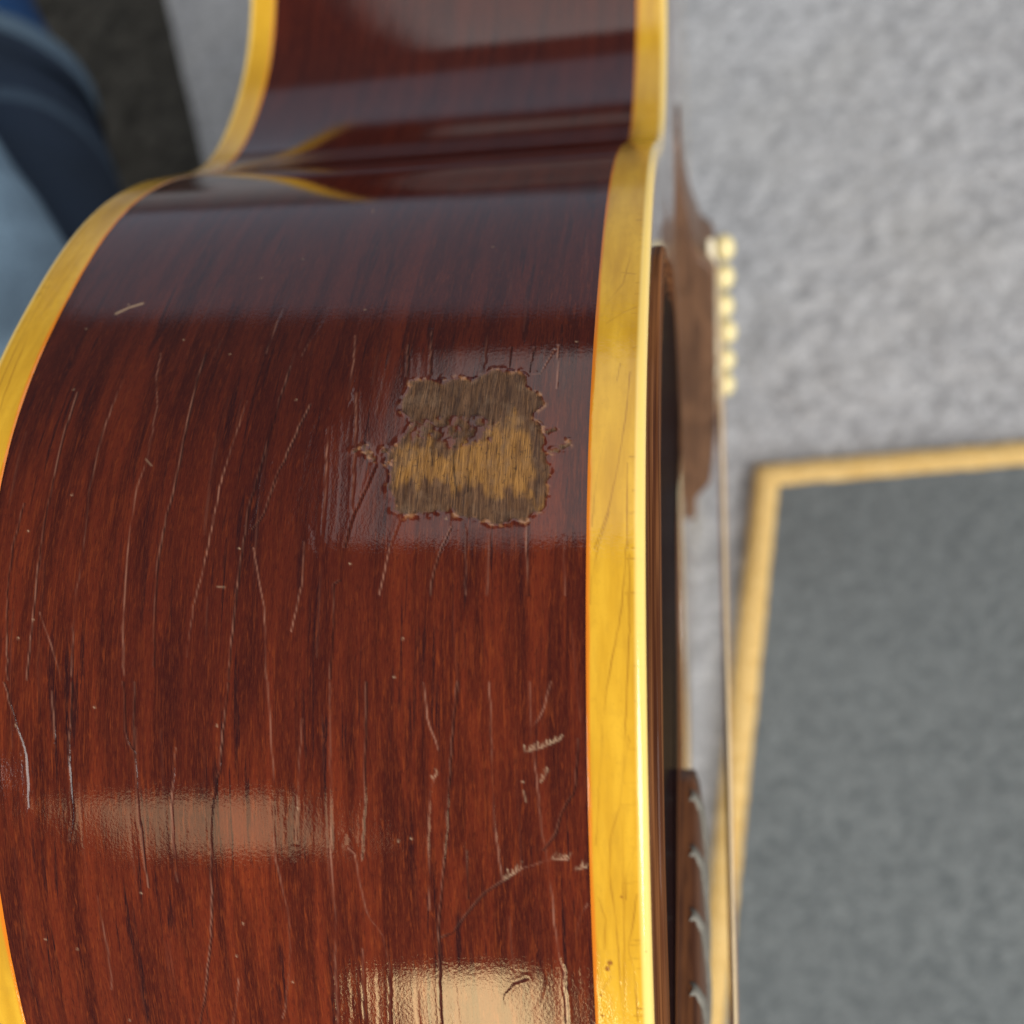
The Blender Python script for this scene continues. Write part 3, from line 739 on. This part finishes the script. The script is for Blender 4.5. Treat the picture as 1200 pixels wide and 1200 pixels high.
for y in np.concatenate([np.linspace(-284.5, -318, 8), np.linspace(-330, -640, 20)]):
    w = float(bw(y)) - .1; dpt = float(np.interp(-y, [284, 292, 318, 340, 640], [96, 88, 34, 22, 18]))
    G.append([(-.03 - dpt * math.sin(a) ** .8, y, w * math.cos(a)) for a in np.linspace(0, math.pi, 21)])
grid_obj("neck", gm(np.array(G)), M_NECK, guitar, flip=True)
hd = [(-640, 21), (-655, 30), (-700, 33), (-770, 37), (-812, 36), (-822, 14), (-818, 0), (-822, -14), (-812, -36), (-770, -37), (-700, -33), (-655, -30), (-640, -21)]
slab("headstock", hd, -16, -1, M_NECK, .8)

# strings from the pins over the saddle to the nut
GA = [.27, .27, .36, .44, .54, .66]
def tube(name, pts, r, mat, parent, n=10):
    pts = np.asarray(pts, float); T = np.gradient(pts, axis=0); T /= np.linalg.norm(T, axis=1)[:, None]
    ref = np.array([0, 0, 1.0]); A = np.cross(T, ref); A /= np.linalg.norm(A, axis=1)[:, None]; B = np.cross(T, A)
    a = np.linspace(0, 2 * math.pi, n, endpoint=False)
    G = pts[:, None] + r * (A[:, None] * np.cos(a)[None, :, None] + B[:, None] * np.sin(a)[None, :, None])
    return grid_obj(name, gm(G), mat, parent, wrap_c=True)
for i in range(6):
    zp = 27 - 10.8 * i; zn = 17.6 - 7.04 * i; xs = 12.35 - .0009 * zp * zp + GA[i]
    pts = [(PINX[i] - .2, 12.0, zp), (11.4, 6, zp), (xs, 0, zp)] + [(xs + (7.9 - xs) * q, -629 * q, zp + (zn - zp) * q) for q in np.linspace(.02, 1, 24)]
    s_ = tube("string", pts, GA[i] * 1.05, M_STEEL if i < 2 else M_BRONZE, guitar)
# ------------------------------------------------------------------ floor mat with a gold edge
def thing(name, label, cat, loc=(0, 0, 0), group=None):
    o = bpy.data.objects.new(name, None); C.objects.link(o); o.location = loc
    o["label"] = label; o["category"] = cat
    if group: o["group"] = group
    return o
K0 = np.array([-.0605, .2835]); KA = np.array([-.1012, .0703]) - K0; KB = np.array([.0707, .2732]) - K0
KA /= np.linalg.norm(KA); KB /= np.linalg.norm(KB)
rug = thing("floor_mat", "charcoal grey floor mat with a gold border on the pale carpet", "mat", (K0[0], K0[1], 0.0))
LA, LB = .46, .62; BW = .0145
def quadpt(a, b): return KA * a + KB * b
def build_panel():
    n = 110; a = np.linspace(BW, LA - BW, n); b = np.linspace(BW, LB - BW, n); A_, B_ = np.meshgrid(a, b, indexing='ij')
    Z = .0062 + .0012 * fbm(A_ * 300, B_ * 300, 77, 2)
    G = np.stack([KA[0] * A_ + KB[0] * B_, KA[1] * A_ + KB[1] * B_, Z], -1)
    return grid_obj("pile_panel", G, M_MAT, rug)
build_panel()
def build_border():
    corners = [(0, 0), (LA, 0), (LA, LB), (0, LB)]
    prof = [(0.0, -.004), (.0006, .004), (.002, .0068), (BW * .5, .0082), (BW - .001, .0070), (BW + .0006, .004)]
    G = []
    for k in range(4):
        c = corners[k]; d = corners[(k + 1) % 4]
        for q in np.linspace(0, 1, 60, endpoint=False):
            row = []
            for i, z in prof:
                ci = [(i, i), (LA - i, i), (LA - i, LB - i), (i, LB - i)]
                a = ci[k][0] + (ci[(k + 1) % 4][0] - ci[k][0]) * q; b = ci[k][1] + (ci[(k + 1) % 4][1] - ci[k][1]) * q
                p = quadpt(a, b); row.append((p[0], p[1], z + .0006 * math.sin(q * 160)))
            G.append(row)
    return grid_obj("border", np.array(G), M_TRIM, rug, wrap_r=True)
build_border()
# dark sheet laid on the carpet in place of the shadow beside the legs
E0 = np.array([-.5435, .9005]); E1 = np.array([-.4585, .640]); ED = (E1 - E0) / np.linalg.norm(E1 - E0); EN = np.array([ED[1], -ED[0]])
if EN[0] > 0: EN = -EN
shade_strip = thing("floor_mat", "near-black sheet painted as shade on the pale carpet under the feet in blue socks", "mat", (E0[0], E0[1], 0))  # no mat here: a sheet standing in for the shadow beside the legs
def build_shade_strip():
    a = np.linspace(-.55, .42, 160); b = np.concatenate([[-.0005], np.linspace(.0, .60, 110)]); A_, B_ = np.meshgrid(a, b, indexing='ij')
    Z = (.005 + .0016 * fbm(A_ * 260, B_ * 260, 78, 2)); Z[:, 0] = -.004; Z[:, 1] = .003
    return grid_obj("pile_panel", np.stack([ED[0] * A_ + EN[0] * B_, ED[1] * A_ + EN[1] * B_, Z], -1), M_SHADE, shade_strip)  # surface of the shade sheet, not a mat's pile
build_shade_strip()

# ------------------------------------------------------------------ the person sitting behind the guitar (legs and shirt hem in view)
def skin_tube(pts, n=40, m=12):
    """continuous tapered tube through (x, y, z, r) points, with cloth folds"""
    P = spline(pts, np.linspace(0, 1, n * 3)); c = P[:, :3]; T = np.gradient(c, axis=0); T /= np.linalg.norm(T, axis=1)[:, None]
    ref = np.array([0, 0, 1.0]); A = np.cross(T, ref); A /= np.linalg.norm(A, axis=1)[:, None] + 1e-9; B = np.cross(T, A)
    a = np.linspace(0, 2 * math.pi, 48, endpoint=False)
    r = P[:, 3][:, None] * (1 + .035 * np.sin(a * 3 + np.arange(n * 3)[:, None] * .11) + .10 * fbm(np.arange(n * 3)[:, None] * .16 + 0 * a, np.cos(a)[None] * 1.2 + 3, 91, 2))
    return c[:, None] + r[..., None] * (A[:, None] * np.cos(a)[None, :, None] + B[:, None] * np.sin(a)[None, :, None])
person = thing("person", "person in blue jeans and blue shirt sitting on the carpet behind the guitar", "person", (-.62, .70, 0))
PO = np.array([-.62, .70, 0])
def close(G):
    """round off both ends of a tube"""
    c0 = G[0].mean(0); c1 = G[-1].mean(0)
    return np.concatenate([(c0 + (G[0] - c0) * .02)[None], G, (c1 + (G[-1] - c1) * .02)[None]], 0)
LEG_A = [(-.531, .560, .140, .078), (-.508, .522, .141, .074), (-.483, .478, .142, .068), (-.428, .365, .150, .066), (-.47, .24, .160, .076), (-.64, .06, .165, .088), (-.86, -.10, .16, .105)]
LEG_B = [(-.575, .65, .300, .058), (-.497, .499, .278, .059), (-.456, .418, .258, .060), (-.4166, .3463, .241, .061), (-.387, .2845, .221, .064), (-.40, .19, .19, .072), (-.58, .0, .18, .086), (-.80, -.16, .16, .105)]
ga = skin_tube(LEG_A); gb = close(skin_tube(LEG_B))
def end_inward(G):      # the leg opening: fold the cloth back inside
    c = G[0].mean(0); d = (G[3] - G[0]).mean(0); d = d / np.linalg.norm(d)
    return np.concatenate([(c + (G[0] - c) * .93 + d * .05)[None], (c + (G[0] - c) * .95 + d * .004)[None], G], 0)
ga2 = end_inward(ga); c1 = ga2[-1].mean(0); ga2 = np.concatenate([ga2, (c1 + (ga2[-1] - c1) * .02)[None]], 0)
na = ga2.shape[0] * 48
V = np.vstack([ga2.reshape(-1, 3), gb.reshape(-1, 3)]) - PO
F = np.vstack([grid_faces(ga2.shape[0], 48, False, True), grid_faces(gb.shape[0], 48, False, True) + na])
tr = mesh_from("trousers", V, F, M_DENIM, person)
lit_fade = np.concatenate([np.full(na, .04), np.full(len(V) - na, .85)])  # same denim, painted dark for the shaded leg and pale for the lit one
lit_fade = np.clip(lit_fade + np.where(np.arange(len(V)) < na, .0, .9 * fbm(V[:, 0] * 42, V[:, 1] * 30 + V[:, 2] * 19, 95, 3)), 0, 1); attr(tr, 'lit_fade', lit_fade)
def band(k0, k1, grow):
    g = ga[k0:k1]; c = g.mean(1, keepdims=True); d = np.linalg.norm(g - c, axis=-1, keepdims=True)
    prof = np.sin(np.linspace(0, math.pi, k1 - k0))[:, None, None] ** .4 * grow
    return c + (g - c) * (1 + prof / d) - PO
hem = grid_obj("cuff", band(0, 4, .0025), M_DENIM, tr, wrap_c=True); attr(hem, 'lit_fade', np.full(len(hem.data.vertices), .42))
st = grid_obj("stitched_seam", band(13, 16, .0012), M_DENIM, tr, wrap_c=True); attr(st, 'lit_fade', np.full(len(st.data.vertices), .18))
SOCK = [(-.72, .90, .125, .045), (-.655, .80, .135, .060), (-.60, .695, .142, .069), (-.553, .605, .143, .0715), (-.51, .525, .141, .066)]
sk = grid_obj("sock", close(skin_tube(SOCK, 14)) - PO, M_SHIRT, person, wrap_c=True); attr(sk, 'lit_fade', np.zeros(len(sk.data.vertices)))
def shoe(p, d, r):
    L = [(p[0] + d[0] * q, p[1] + d[1] * q, p[2] - .02 - z, w) for q, z, w in ((0, 0, r), (.06, .0, r * .95), (.14, .03, r * .85), (.22, .05, r * .6))]
    return grid_obj("shoe", close(skin_tube(L, 12)) - PO, M_SHOE, person, wrap_c=True)
shoe((-.735, .93, .11), (-.55, .8), .05); shoe((-.60, .70, .29), (-.5, .85), .05)
person["label"] = "seated person in blue jeans with one leg coloured as if lit, beside the back of the guitar"
